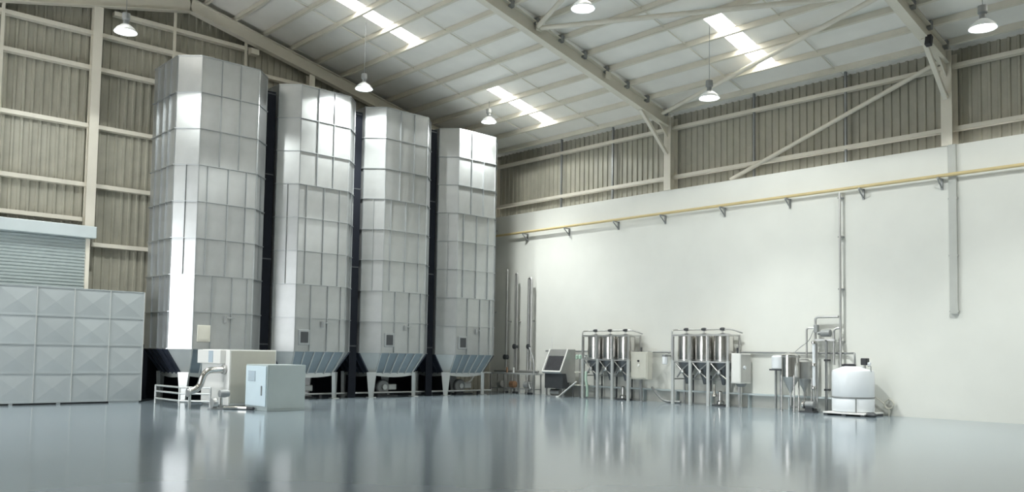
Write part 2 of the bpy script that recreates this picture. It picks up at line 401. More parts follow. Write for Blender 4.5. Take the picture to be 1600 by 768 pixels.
# ------------------------------------------------------------------ silos
HF, CH = 0.935, 0.54
HT = HF+CH
Z0S, ZTS, NT = 1.60, 10.42, 8
TH = (ZTS-Z0S)/NT
FRONT = {0: (0.34, 0.67), 1: (0.34, 0.67), 2: (0.34, 0.67), 3: (0.15, 0.5, 0.82), 4: (0.15, 0.5, 0.82), 5: (0.15, 0.5, 0.82), 6: (0.29, 0.63, 0.9), 7: (0.29, 0.63, 0.9)}
def octa(h, c):     # chamfered square, front-left corner first, counter-clockwise
    return [(-h+c, -h), (h-c, -h), (h, -h+c), (h, h-c), (h-c, h), (-h+c, h), (-h, h-c), (-h, -h+c)]
def silo(xc, zs, label, hatch_mat, rnd):
    t = thing('steel_silo', label, 'silo', (xc, 26.975, 0), 'steel silos along the gable wall'); t.scale = (1, 1, zs)
    prism('core_shell', octa(HT-0.03, CH), Z0S, ZTS-0.01, 'silo_core', t, axis='z')
    prism('lid', octa(HT+0.02, CH), ZTS-0.01, ZTS+0.03, 'galvanised_rim', t, axis='z')
    O = octa(HT, CH)
    for k in range(8):
        a, b = Vector((*O[k], 0)), Vector((*O[(k+1) % 8], 0)); ln = (b-a).length; d = (b-a)/ln; nrm = Vector((d.y, -d.x, 0)); ang = math.atan2(d.y, d.x)
        for i in range(NT):
            zc = ZTS-TH*(i+0.5)
            if k == 0: cuts = FRONT[i]
            elif k == 6: cuts = (0.22, 0.5, 0.75) if i < 6 else (0.3, 0.62, 0.85)
            elif k == 2: cuts = (0.5,)
            elif k in (1, 7): cuts = (0.5,) if 3 <= i <= 5 else ()
            else: cuts = ()
            fr = [0.0, *cuts, 1.0]
            for f0, f1 in zip(fr, fr[1:]):
                w = (f1-f0)*ln; c = a+d*(ln*(f0+f1)/2)+nrm*0.0
                box('wall_panel', (w-0.012, 0.016, TH-0.016), (c.x, c.y, zc), 'galvanised', t,
                    rot=(math.radians(rnd.uniform(-0.5, 0.5)), 0, ang+math.radians(rnd.uniform(-0.4, 0.4))))
            for f in cuts:
                c = a+d*(ln*f)+nrm*0.028
                box('rib', (0.022, 0.055, TH-0.03), (c.x, c.y, zc), 'galvanised_rim', t, rot=(0, 0, ang))
        for f in ((0.0,) if k in (0, 1, 2, 7) else ()):
            c = a+nrm*0.008
            box('corner_strip', (0.03, 0.03, ZTS-Z0S), (c.x, c.y, (Z0S+ZTS)/2), 'galvanised_rim', t, rot=(0, 0, ang-math.radians(22.5)))
    # ring flanges between the tiers
    if 'ring' not in CACHE:
        P = []
        o1, o2 = octa(HT+0.05, CH+0.03), octa(HT-0.02, CH)
        V = []
        for z in (-0.012, 0.012):
            for p in o1: V.append((*p, z))
            for p in o2: V.append((*p, z))
        Fc = []
        for i in range(8):
            j = (i+1) % 8
            Fc += [(i, j, 16+j, 16+i), (i, 8+i, 8+j, j), (16+i, 16+j, 24+j, 24+i)]
        CACHE['ring'] = new_mesh(V, Fc)
    for i in range(1, NT+1):
        put('ring_flange', CACHE['ring'], 'galvanised_rim', t, (0, 0, ZTS-TH*i))
    # hopper
    hb, cb, zb2 = HT-0.52, 0.16, 0.86
    Ob = octa(hb, cb)
    Ot = octa(HT-0.005, CH)
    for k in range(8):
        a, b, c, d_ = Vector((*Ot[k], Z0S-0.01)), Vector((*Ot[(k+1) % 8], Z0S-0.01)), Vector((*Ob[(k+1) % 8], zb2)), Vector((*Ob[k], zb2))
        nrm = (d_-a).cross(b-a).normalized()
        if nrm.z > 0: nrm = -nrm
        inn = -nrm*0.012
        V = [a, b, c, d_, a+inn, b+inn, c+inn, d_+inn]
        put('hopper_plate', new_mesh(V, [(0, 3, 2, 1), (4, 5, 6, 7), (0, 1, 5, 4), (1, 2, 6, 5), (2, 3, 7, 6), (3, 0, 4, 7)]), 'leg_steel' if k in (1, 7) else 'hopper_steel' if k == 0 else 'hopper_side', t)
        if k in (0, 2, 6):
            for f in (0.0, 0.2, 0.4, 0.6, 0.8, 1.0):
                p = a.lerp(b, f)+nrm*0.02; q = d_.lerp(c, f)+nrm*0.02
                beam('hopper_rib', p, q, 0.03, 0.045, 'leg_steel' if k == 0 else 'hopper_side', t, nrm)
    # bottom rim with a shallow arched apron on each side
    for k, (p, q) in enumerate((((-hb, -hb), (hb, -hb)), ((hb, -hb), (hb, hb)), ((hb, hb), (-hb, hb)), ((-hb, hb), (-hb, -hb)))):
        poly = [(-hb, 0.88), (hb, 0.88)]
        for i in range(9):
            u = 1-2*i/8; poly.append((u*hb, 0.72+0.09*u*u if abs(u) < 0.99 else 0.82))
        ang = math.atan2(q[1]-p[1], q[0]-p[0])
        o = prism('apron', poly, -0.012, 0.012, 'leg_steel', t)
        o.location = ((p[0]+q[0])/2, (p[1]+q[1])/2, 0); o.rotation_euler = (0, 0, ang)
    for sx, sy in ((-1, -1), (1, -1), (-1, 1), (1, 1)):
        w0, w1, th = 0.34, 0.15, 0.06
        V = [(-w1/2, -th, 0), (w1/2, -th, 0), (w1/2, th, 0), (-w1/2, th, 0), (-w0/2, -th, 0.9), (w0/2, -th, 0.9), (w0/2, th, 0.9), (-w0/2, th, 0.9)]
        if 'sleg' not in CACHE: CACHE['sleg'] = new_mesh(V, BOXF)
        put('leg', CACHE['sleg'], 'leg_steel', t, (sx*(hb-0.02), sy*(hb-0.02), 0), (0, 0, -math.pi/4 if sx == sy else math.pi/4))
        box('foot_plate', (0.26, 0.26, 0.02), (sx*(hb-0.02), sy*(hb-0.02), 0.01), 'leg_steel', t)
    # inspection hatch and latch on the front
    hx = -HF+0.33
    f = box('inspection_hatch', (0.40, 0.05, 0.50), (hx, -HT-0.03, 2.06), 'galvanised_rim' if hatch_mat != 'beige_paint' else 'beige_paint', t, bev=0.012)
    box('hatch_window', (0.27, 0.02, 0.36), (0, -0.03, 0), hatch_mat, f)
    g = box('latch', (0.07, 0.08, 0.20), (-HF+1.0, -HT-0.05, 2.50), 'grey_metal', t, bev=0.01)
    box('latch_arm', (0.24, 0.04, 0.04), (0.15, -0.02, 0.06), 'galvanised_rim', g)
    return t
rnd = random.Random(3)
X0S = 10.56
for i, (zs, lab, hm) in enumerate((
        (1.015, 'tall galvanised steel silo at left end of the row beside the panel tank', 'beige_paint'),
        (1.003, 'second tall galvanised steel silo from the left, behind grey cabinet', 'dark_metal'),
        (0.997, 'third tall galvanised steel silo from the left', 'dark_metal'),
        (0.985, 'tall galvanised steel silo at right end of the row near white wall', 'dark_metal'))):
    silo(X0S+HF+3.39*i, zs, lab, hm, rnd)

for i, lab in enumerate(('added dark strip standing in for shade between first and second silo', 'added dark strip standing in for shade between second and third silo', 'added dark strip standing in for shade between third and fourth silo')):
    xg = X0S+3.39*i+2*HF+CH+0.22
    t = thing('gap_shade_strip', lab, 'sheet', (xg, 26.14, 0.0), 'added shade strips between the silos')
    bx('sheet', -0.15, 0.15, -0.02, 0.02, 0.0, 10.2, 'shade_black', t)  # added dark strip, stands in for the deep shade of the gap
    for z in (1.8, 4.6, 7.4, 10.1): bx('added_bar', -0.162, 0.162, -0.03, -0.02, z, z+0.04, 'dark_metal', t)
t = thing('back_shade_sheet', 'added low black sheet standing in for shade behind the silo legs', 'sheet', (16.6, 28.57, 0))
for i in range(6): bx('panel', -6.5+2.15*i+0.005, -6.5+2.15*(i+1)-0.005, -0.015, 0.015, 0.0, 1.75, 'shade_black', t)  # added black panels in place of the shade behind the legs
# blowers under the silos and the feed pipe along the floor
def blower(x, y, label):
    t = thing('blower', label, 'blower', (x, y, 0), 'blowers under the silos')
    lathe('fan_housing', [(0.08, -0.09), (0.24, -0.08), (0.27, -0.04), (0.27, 0.06), (0.24, 0.10), (0.10, 0.12)], 'grey_metal', t, (0, 0, 0.34), 'y')
    cyl('inlet_ring', 0.10, 0.10, (0, -0.12, 0.34), 'leg_steel', t, 'y')
    box('motor', (0.34, 0.22, 0.22), (0.40, 0.02, 0.34), 'leg_steel', t, bev=0.03)
    bx('base_plate', -0.25, 0.6, -0.14, 0.16, 0.0, 0.05, 'dark_metal', t)
    bx('bracket', -0.18, 0.18, -0.06, 0.08, 0.05, 0.16, 'dark_metal', t)
blower(14.75, 26.7, 'grey blower under the second silo right of the grey cabinet')
blower(18.2, 26.6, 'round grey blower with pale motor under the third silo')
blower(21.85, 26.6, 'grey blower under the right end silo')
t = thing('feed_pipe', 'long pale pipe running along the floor under the silos', 'pipe', (12.6, 26.35, 0), None)
tube('pipe', [(0, 0, 0.15), (10.7, 0, 0.15)], 0.035, 'leg_steel', t)
for i in range(5): bx('pipe_stand', 0.4+2.4*i, 0.5+2.4*i, -0.05, 0.05, 0, 0.12, 'dark_metal', t)

# ------------------------------------------------------------------ sectional panel tank at left
TX0, TX1, TY0, TY1 = 4.62, 9.50, 26.60, 28.05
t = thing('panel_tank', 'large grey sectional water tank of embossed square panels at left', 'tank', ((TX0+TX1)/2, TY0, 0))
def tk(o): o.parent = t; o.location = Vector(o.location)-Vector(t.location); return o
tk(bx('tank_body', TX0+0.03, TX1-0.03, TY0+0.03, TY1, 0.08, 3.26, 'tank_panel'))
pw, ph = (TX1-TX0)/5, (3.30-0.06)/4
def emb(w, h):
    k = ('emb', round(w, 3), round(h, 3))
    if k not in CACHE:
        a, b = w/2-0.012, h/2-0.012; i = 0.05; r = 0.0
        V = [(-a, -r, -b), (a, -r, -b), (a, -r, b), (-a, -r, b)]
        V += [(-a+i, 0.0, -b+i), (a-i, 0.0, -b+i), (a-i, 0.0, b-i), (-a+i, 0.0, b-i), (0, -0.03, 0)]
        V += [(-a, 0.03, -b), (a, 0.03, -b), (a, 0.03, b), (-a, 0.03, b)]
        Fc = [(0, 1, 5, 4), (1, 2, 6, 5), (2, 3, 7, 6), (3, 0, 4, 7), (4, 5, 8), (5, 6, 8), (6, 7, 8), (7, 4, 8), (0, 9, 10, 1), (1, 10, 11, 2), (2, 11, 12, 3), (3, 12, 9, 0)]
        CACHE[k] = new_mesh(V, Fc)
    return CACHE[k]
for i in range(5):
    for j in range(4):
        tk(put('tank_panel', emb(pw, ph), 'tank_panel', None, (TX0+pw*(i+0.5), TY0, 0.06+ph*(j+0.5))))
for j in range(4):
    for q in range(2):
        tk(put('tank_panel', emb(0.72, ph), 'tank_panel', None, (TX1, TY0+0.02+0.72*(q+0.5), 0.06+ph*(j+0.5)), (0, 0, math.pi/2)))
for i in range(6):
    tk(bx('joint_strip', TX0+pw*i-0.012, TX0+pw*i+0.012, TY0-0.025, TY0+0.01, 0.06, 3.30, 'leg_steel'))
for j in range(5):
    tk(bx('joint_strip', TX0, TX1, TY0-0.02, TY0+0.01, 0.06+ph*j-0.01, 0.06+ph*j+0.01, 'tank_panel'))
for xa, xb in ((4.7, 5.6), (5.68, 6.0), (6.1, 7.2), (7.28, 8.6)):
    tk(bx('base_beam', xa, xb, TY0+0.06, TY1-0.05, 0.0, 0.07, 'dark_metal'))
for xa in (5.6, 6.0, 7.2, 8.6):
    tk(bx('base_foot', xa, xa+0.09 if xa < 8 else 9.45, TY0, TY0+0.2, 0.0, 0.06, 'tank_panel'))

# ------------------------------------------------------------------ cabinets and pipework in front of the first silo
t = thing('machine_cabinet', 'tall white machine cabinet standing in front of the left end silo', 'cabinet', (11.3, 24.0, 0))
bx('body', -0.70, 0.72, -1.0, 0.85, 0.06, 1.62, 'white_paint', t, bev=0.015)
bx('plinth', -0.66, 0.68, -0.95, 0.8, 0.0, 0.06, 'grey_metal', t)
bx('side_hood', -0.86, -0.70, -0.75, 0.80, 1.22, 1.61, 'white_paint', t, bev=0.015)
bx('hood_slot', -0.875, -0.855, -0.28, 0.0, 1.25, 1.58, 'vent_grey', t)
bx('front_panel', -0.66, 0.68, -1.015, -0.995, 0.12, 1.58, 'beige_paint', t)
t = thing('control_cabinet', 'lower grey cabinet with pale blue vented door in front of the white cabinet', 'cabinet', (11.4, 21.82, 0))
bx('body', -0.56, 0.57, -0.62, 0.62, 0.0, 1.23, 'bluegrey_paint', t, bev=0.01)
d = bx('door', -0.59, -0.56, -0.58, 0.58, 0.12, 1.19, 'paleblue_paint', t, bev=0.006)
box('vent_grille', (0.012, 0.42, 0.28), (-0.02, 0.22, 0.26), 'vent_grey', d)
for i in range(6): box('vent_slat', (0.014, 0.40, 0.012), (-0.026, 0.22, 0.16+0.04*i), 'paleblue_paint', d)
box('handle', (0.03, 0.03, 0.26), (-0.03, -0.38, -0.12), 'grey_metal', d, bev=0.006)
bx('side_panel', -0.52, 0.53, -0.632, -0.618, 0.06, 1.18, 'bluegrey_paint', t)
t = thing('pipe_guard', 'low pale tube railing on the floor before the left end silo', 'railing', (9.75, 24.6, 0))
A, B, C_ = Vector((-0.02, 1.45, 0)), Vector((0.02, -0.25, 0)), Vector((0.62, -0.95, 0))
for p in (A, B, C_): tube('post', [p, p+Vector((0, 0, 0.54))], 0.03, 'leg_steel', t, seg=8)
for z in (0.53, 0.36, 0.15):
    tube('rail', [A+Vector((0, 0, z)), B+Vector((0, 0, z))], 0.028, 'leg_steel', t, seg=8)
    tube('rail', [B+Vector((0, 0, z)), C_+Vector((0, 0, z))], 0.028, 'leg_steel', t, seg=8)
t = thing('bent_pipe', 'shiny S bent steel pipe flanged to side of the white cabinet', 'pipe', (10.6, 23.2, 0))
tube('pipe', [(-0.03, 0.05, 1.06), (-0.60, 0.05, 1.04), (-0.70, 0.08, 0.56), (-1.0, 0.12, 0.44)], 0.095, 'stainless', t, bend=0.26, seg=14)
lathe('flange', [(0.13, -0.05), (0.13, 0.02)], 'stainless_dull', t, (-0.04, 0.05, 1.06), 'x')
lathe('end_flange', [(0.13, -0.025), (0.13, 0.025)], 'stainless_dull', t, (-1.0, 0.12, 0.44), 'x')
bx('support', -0.99, -0.93, 0.09, 0.15, 0, 0.36, 'leg_steel', t)
t = thing('floor_pump', 'small steel pump on the floor beside the white cabinet corner', 'pump', (10.15, 22.62, 0))
lathe('volute', [(0.05, -0.08), (0.13, -0.07), (0.15, 0), (0.13, 0.07), (0.05, 0.08)], 'stainless_dull', t, (-0.12, 0, 0.17), 'x')
lathe('motor', [(0.03, -0.02), (0.10, 0), (0.11, 0.16), (0.09, 0.26), (0.02, 0.27)], 'grey_metal', t, (0.02, 0, 0.42), 'x')
cyl('riser', 0.035, 0.36, (0.08, 0, 0.22), 'stainless', t)
bx('base_plate', -0.25, 0.25, -0.12, 0.12, 0.0, 0.035, 'grey_metal', t)
bx('pedestal', -0.16, -0.08, -0.08, 0.08, 0.03, 0.12, 'grey_metal', t)
t = thing('pipe_length', 'short bright steel pipe lying on floor before the pale blue door', 'pipe', (10.5, 22.3, 0))
tube('pipe', [(-0.30, 0.10, 0.05), (0.0, -0.05, 0.05), (0.18, -0.30, 0.05)], 0.05, 'stainless', t, bend=0.1)
tube('hose_end', [(0.18, -0.30, 0.045), (0.24, -0.55, 0.045)], 0.045, 'dark_metal', t)

# ------------------------------------------------------------------ corner pipes between the last silo and the white wall
def riser(y, top, r, gap, label, x=24.92):
    t = thing('vent_riser', label, 'pipe', (x, y, 0), 'steel risers in the corner')
    if gap:
        tube('pipe', [(0, gap/2, 0.05), (0, gap/2, top), (0, -gap/2, top), (0, -gap/2, 0.05)], r, 'stainless_dull', t, bend=gap*0.5)
    else:
        tube('pipe', [(0, 0, 0.05), (0, 0, top)], r, 'stainless_dull', t)
        lathe('cap', [(r*1.1, 0), (r, 0.05), (0.005, 0.10)], 'stainless_dull', t, (0, 0, top-0.01), seg=10)
    bx('foot', -0.08, 0.08, -gap/2-0.08, gap/2+0.08, 0, 0.05, 'dark_metal', t)
    bx('wall_clip', 0, XR-x-0.005, -0.02, 0.02, 3.0, 3.04, 'grey_metal', t)
    lathe('valve', [(0.03, -0.1), (0.11, -0.08), (0.11, 0.08), (0.03, 0.1)], 'dark_metal', t, (-0.02, 0, 1.95 if gap else 1.5), 'x', seg=14)
riser(27.20, 5.20, 0.045, 0, 'thin dark steel riser pipe closest to the right end silo')
riser(26.62, 5.05, 0.040, 0.10, 'middle steel riser with rounded top in the corner')
riser(25.77, 4.80, 0.060, 0.15, 'thick pale steel riser with rounded top on white wall')
t = thing('drop_pipe', 'dark vertical pipe on wall ending high beside the right end silo', 'pipe', (25.08, 28.25, 2.85))
tube('pipe', [(0, 0, 0), (0, 0, 4.6)], 0.055, 'dark_metal', t)
for z in (0.6, 2.4, 4.2): bx('clip', 0, 0.12, -0.06, 0.06, z-0.02, z+0.02, 'grey_metal', t)
t = thing('pipe_bench', 'low steel frame carrying pipes and valves in the corner', 'frame', (24.45, 26.1, 0))
for yy in (-1.3, -0.45, 0.45, 1.3):
    for xx in (-0.2, 0.2): bx('leg', xx-0.025, xx+0.025, yy-0.025, yy+0.025, 0, 0.80, 'stainless_dull', t)
for xx in (-0.2, 0.2): bx('top_rail', xx-0.03, xx+0.03, -1.4, 1.4, 0.80, 0.86, 'leg_steel', t)
tube('header_pipe', [(0.0, -1.35, 0.92), (0.0, 1.3, 0.92)], 0.05, 'stainless_dull', t)
tube('link_pipe', [(-0.2, 1.3, 0.83), (-1.1, 1.28, 0.83), (-1.6, 1.0, 0.45), (-2.1, 0.9, 0.40)], 0.04, 'leg_steel', t, bend=0.35)
bx('lower_shelf', -0.2, 0.2, -1.3, 1.3, 0.20, 0.23, 'grey_metal', t)
for yy, mm in ((0.85, 'stainless_dull'), (0.1, 'copper'), (-0.75, 'grey_metal')):
    lathe('pump_head', [(0.04, -0.16), (0.14, -0.13), (0.14, 0.10), (0.06, 0.16)], mm, t, (-0.05, yy, 0.38), 'y', seg=16)
tube('curved_hose', [(-0.1, -0.9, 0.5), (-0.22, -1.15, 0.12), (-0.15, -1.25, 0.75), (0, -1.1, 1.35), (0.1, -0.7, 1.9)], 0.03, 'grey_metal', t, bend=0.3)
for yy in (-0.1, 0.3): cyl('valve_stem', 0.035, 0.22, (-0.2, yy, 0.97), 'copper' if yy > 0 else 'white_paint', t, seg=10)

# ------------------------------------------------------------------ operator console
t = thing('operator_console', 'grey console with sloping dark screen beside the corner pipes', 'console', (24.4, 23.58, 0))
y0, y1 = -0.51, 0.51
prism('desk_housing', [(-0.36, 0.90), (-0.40, 0.95), (0.02, 1.84), (0.42, 1.84), (0.42, 0.55), (0.0, 0.55), (-0.10, 0.90)], y0, y1, 'stainless_dull', t)
prism('front_cavity', [(-0.26, 0.32), (-0.26, 0.90), (0.1, 0.90), (0.1, 0.32)], y0+0.02, y1-0.02, 'dark_metal', t)
def on_slope(u, off):       # u from 0 (bottom) to 1 (top) along the sloping face
    nx, nz = -0.89, 0.42; n = math.hypot(nx, nz)
    nx, nz = -(1.84-0.95)/0.984, 0.42/0.984
    return (-0.40+0.42*u+nx*off, 0.95+0.89*u+nz*off)
def slope_panel(name, u0, u1, ya, yb, off, material):
    a, b, c, d = on_slope(u0, 0.0), on_slope(u1, 0.0), on_slope(u1, off), on_slope(u0, off)
    prism(name, [a, b, c, d], ya, yb, material, t)
slope_panel('screen', 0.08, 0.70, y0+0.10, y1-0.10, 0.015, 'screen')
slope_panel('bezel_side', 0.0, 1.0, y0, y0+0.05, 0.03, 'white_paint')
slope_panel('bezel_side', 0.0, 1.0, y1-0.05, y1, 0.03, 'white_paint')
slope_panel('bezel_bottom', 0.0, 0.05, y0, y1, 0.035, 'white_paint')
slope_panel('header_panel', 0.73, 0.98, y0+0.06, y1-0.06, 0.01, 'stainless_dull')
for yy in (y0+0.06, y1-0.06):
    for xx in (-0.2, 0.36): bx('leg', xx-0.03, xx+0.03, yy-0.03, yy+0.03, 0, 0.56, 'stainless_dull', t)
cyl('antenna_rod', 0.018, 0.5, (0.05, 0.42, 2.05), 'white_paint', t, seg=8)
cyl('lower_drum', 0.13, 0.5, (0.0, 0.1, 0.16), 'stainless_dull', t, 'y')
bx('lower_tray', -0.25, 0.35, -0.45, 0.45, 0.0, 0.03, 'grey_metal', t)
# bits between the console and the first skid
t = thing('leaning_board', 'narrow white board leaning on the floor before the first vessel skid', 'board', (24.0, 23.0, 0))
beam('plank', (0, 0.15, 0.03), (0.15, -0.62, 0.62), 0.10, 0.03, 'white_paint', t)
bx('stop_block', -0.05, 0.07, 0.13, 0.27, 0.0, 0.05, 'white_paint', t)
t = thing('valve_station', 'cluster of small grey valves with white canister right of the console', 'valves', (24.75, 22.65, 0))
for yy in (-0.12, 0.12): bx('post', -0.02, 0.02, yy-0.02, yy+0.02, 0, 1.65, 'stainless_dull', t)
tube('pipe', [(0, 0.35, 1.62), (0, -0.3, 1.62), (0, -0.3, 1.3)], 0.03, 'grey_metal', t, bend=0.08)
for yy in (0.22, 0.05, -0.1): lathe('valve_body', [(0.02, -0.09), (0.07, -0.06), (0.07, 0.06), (0.02, 0.09)], 'hose_green', t, (-0.05, yy, 1.55), 'z', seg=12)
lathe('canister', [(0.06, 0), (0.06, 0.26), (0.03, 0.30)], 'white_plastic', t, (-0.12, -0.22, 1.30), seg=14)
bx('canister_bracket', -0.14, 0.0, -0.24, -0.20, 1.44, 1.47, 'grey_metal', t)
for z in (0.45, 0.95): bx('shelf', -0.12, 0.12, -0.3, 0.3, z, z+0.04, 'beige_paint', t)

# ------------------------------------------------------------------ three-vessel skids
def skid(legs, label, hose):
    yc = (legs[0]+legs[-1])/2; xf = 24.38
    t = thing('vessel_skid', label, 'skid', (xf, yc, 0), 'three vessel filter skids')
    L = [y-yc for y in legs]; d = 0.68
    for y in L: bx('leg', -0.04, 0.03, y-0.05, y+0.05, 0, 1.50, 'leg_steel', t)
    for y in L: bx('upper_post', -0.035, 0.025, y-0.03, y+0.03, 1.50, 2.32, 'stainless_dull', t)
    for a, b in zip(L, L[1:]):
        m_ = (a+b)/2; bx('back_leg', d-0.02, d+0.02, m_-0.02, m_+0.02, 0, 1.0, 'dark_metal', t)
    bx('rear_post', d-0.03, d+0.03, L[0]-0.03, L[0]+0.03, 0, 2.35, 'stainless_dull', t)
    bx('rear_post', d-0.03, d+0.03, L[-1]-0.03, L[-1]+0.03, 0, 2.35, 'stainless_dull', t)
    for x, z, s in ((0, 1.46, .05), (0, 2.36, .06), (d, 2.36, .05), (d, 0.86, .04), (d, 1.46, .04), (d, 0.04, .03)):
        bx('rail', x-s/2, x+s/2, L[-1]-0.03, L[0]+0.03, z-s/2, z+s/2, 'stainless_dull', t)
    for y in (L[0], L[-1]):
        for z in (1.46, 2.36, 0.86): bx('end_rail', 0, d, y-0.02, y+0.02, z-0.02, z+0.02, 'stainless_dull', t)
    for i, (a, b) in enumerate(zip(L, L[1:])):
        m_ = (a+b)/2
        v = lathe('vessel', [(0.02, 2.44), (0.20, 2.41), (0.325, 2.34), (0.33, 2.30), (0.33, 1.50), (0.325, 1.46)], 'stainless', t, (d/2, m_, 0), seg=32)
        lathe('vessel_band', [(0.337, -0.015), (0.337, 0.015)], 'stainless_dull', v, (0, 0, 1.52), seg=32)
        lathe('cone', [(0.325, 1.46), (0.30, 1.36), (0.10, 0.90), (0.06, 0.72), (0.04, 0.70)], 'cone_steel', t, (d/2, m_, 0), seg=28)
        w = lathe('valve_actuator', [(0.03, -0.02), (0.09, 0), (0.10, 0.06), (0.05, 0.09)], 'dark_metal', t, (d/2, m_+0.05, 2.53), seg=14)
        cyl('nozzle', 0.035, 0.14, (d/2, m_+0.05, 2.47), 'stainless_dull', t, seg=10)
        # crossed feed pipes below the vessel
        tube('feed_pipe', [(0.06, a-0.05, 1.42), (0.10, m_, 1.08), (0.10, b+0.06, 0.86)], 0.028, 'stainless', t, bend=0.06, seg=8)
        tube('drain_pipe', [(0.08, b+0.10, 1.40), (0.06, m_+0.04, 1.16), (0.08, a-0.12, 0.92)], 0.028, 'grey_metal', t, bend=0.06, seg=8)
        lathe('sight_valve', [(0.02, -0.05), (0.07, -0.03), (0.07, 0.03), (0.02, 0.05)], 'stainless_dull', t, (0.03, m_, 1.12), 'x', seg=14)
    tube('top_manifold', [(0.02, L[0]+0.06, 1.62), (0.02, L[0]+0.06, 2.54), (d/2, L[0]+0.02, 2.56), (d/2, L[-1]+0.1, 2.56), (d*0.9, L[-1]-0.16, 2.44)], 0.028, 'stainless_dull', t, bend=0.08, seg=8)
    tube('riser_pipe', [(0.0, (L[1]+L[2])/2-0.3, 1.5), (0.0, (L[1]+L[2])/2-0.3, 2.34)], 0.035, 'stainless', t, seg=8)
    tube('riser_pipe', [(0.0, (L[1]+L[0])/2-0.28, 1.5), (0.0, (L[1]+L[0])/2-0.28, 2.34)], 0.035, 'stainless_dull', t, seg=8)
    m3 = (L[2]+L[3])/2
    lathe('pump', [(0.03, 0), (0.13, 0.02), (0.13, 0.10), (0.08, 0.14), (0.08, 0.42), (0.03, 0.46)], 'stainless', t, (0.30, m3+0.1, 0.05), seg=18)
    bx('pump_base', 0.12, 0.46, m3-0.15, m3+0.3, 0, 0.05, 'dark_metal', t)
    if hose:
        tube('hose', [(0.05, L[0]-0.12, 1.0), (-0.02, L[0]-0.16, 0.7), (0.02, L[0]-0.22, 0.4), (0.05, L[0]-0.18, 0.06)], 0.05, 'hose_green', t, bend=0.2)
    else:
        lathe('float_gauge', [(0.02, 0), (0.10, 0.03), (0.05, 0.16), (0.03, 0.42), (0.01, 0.44)], 'stainless', t, (0.12, m3+0.22, 0.3), seg=14)
    return t
skid((22.26, 21.52, 20.80, 20.04), 'stainless skid of three vessels on legs, beside the operator console', True)
skid((18.06, 17.34, 16.62, 15.86), 'stainless skid of three vessels on legs, second from the console', False)

# ------------------------------------------------------------------ boxes on posts
t = thing('junction_box', 'flat beige control box on a post between the two vessel skids', 'control box', (24.6, 19.62, 0))
bx('box', -0.14, 0.16, -0.38, 0.38, 0.79, 1.78, 'beige_paint', t, bev=0.012)
bx('door', -0.16, -0.14, -0.34, 0.34, 0.84, 1.73, 'beige_paint', t, bev=0.005)
cyl('knob', 0.035, 0.04, (-0.18, 0.0, 1.45), 'black_plastic', t, 'x', 12)
cyl('pilot_light', 0.045, 0.04, (-0.18, -0.01, 1.30), 'white_paint', t, 'x', 12)
bx('post', -0.03, 0.03, -0.03, 0.03, 0, 0.80, 'grey_metal', t)
bx('foot', -0.13, 0.13, -0.13, 0.13, 0, 0.02, 'grey_metal', t)
cyl('cable_gland', 0.035, 0.16, (0.0, 0.0, 1.86), 'dark_metal', t, seg=10)
t = thing('dome_box', 'tall white control box with rounded underside on a post by second skid', 'control box', (24.72, 15.58, 0))
bx('box', -0.32, 0.32, -0.17, 0.17, 0.78, 1.76, 'white_paint', t, bev=0.012)
bx('front_door', -0.335, -0.318, -0.15, 0.15, 0.82, 1.72, 'white_paint', t)
bx('side_cover', -0.30, 0.30, -0.178, -0.168, 0.82, 1.72, 'stainless_dull', t)
cyl('gauge', 0.06, 0.05, (-0.10, -0.19, 1.30), 'white_plastic', t, 'y', 16)
lathe('underside_bowl', [(0.02, -0.13), (0.12, -0.11), (0.17, -0.05), (0.18, 0)], 'grey_metal', t, (0, 0, 0.79))
bx('post', -0.025, 0.025, -0.025, 0.025, 0, 0.68, 'stainless', t)
bx('foot', -0.13, 0.13, -0.13, 0.13, 0, 0.02, 'grey_metal', t)
cyl('cable_gland', 0.03, 0.18, (-0.22, 0.0, 1.85), 'dark_metal', t, seg=10)
t = thing('filter_canister', 'small white filter canister on pipe left of the second vessel skid', 'filter', (24.80, 18.72, 1.34))
lathe('bowl', [(0.05, 0), (0.10, 0.02), (0.10, 0.26), (0.09, 0.28)], 'white_plastic', t, seg=18)
lathe('head', [(0.105, 0.28), (0.105, 0.34), (0.04, 0.36)], 'grey_metal', t, seg=18)
bx('wall_bracket', 0.0, 0.395, -0.02, 0.02, 0.29, 0.33, 'grey_metal', t)

# ------------------------------------------------------------------ conical vessels
def cone_tank(x, y, r, z0, z1, zc, legs, label, material='stainless'):
    t = thing('cone_vessel', label, 'vessel', (x, y, 0), 'conical bottom vessels')
    v = lathe('body', [(0.03, z1+0.02), (r*0.75, z1), (r, z1-0.05), (r, z0)], material, t, seg=32)
    lathe('rim_band', [(r*1.03, -0.012), (r*1.03, 0.012)], 'stainless_dull', v, (0, 0, z1-0.10), seg=32)
    lathe('cone', [(r, z0), (0.05, zc), (0.04, zc-0.06)], 'stainless_dull', t, seg=32)
    for a in legs:
        px, py = r*1.03*math.cos(math.radians(a)), r*1.03*math.sin(math.radians(a))
        tube('leg', [(px, py, 0), (px, py, z0+0.05)], 0.026, 'stainless', t, seg=8)
        cyl('foot', 0.05, 0.02, (px, py, 0.01), 'stainless_dull', t, seg=12)
    lathe('lid', [(r*0.55, 0), (r*0.55, 0.03), (0.05, 0.05)], 'stainless_dull', t, (0, 0, z1), seg=24)
    tube('outlet_pipe', [(0, 0, zc-0.05), (0, 0, 0.14), (0.2, -0.1, 0.14)], 0.03, 'stainless_dull', t, bend=0.06, seg=8)
    return t
cone_tank(24.30, 13.58, 0.27, 1.06, 1.77, 0.62, (100, 230, 330), 'larger shiny conical bottom vessel on legs left of the white tank')
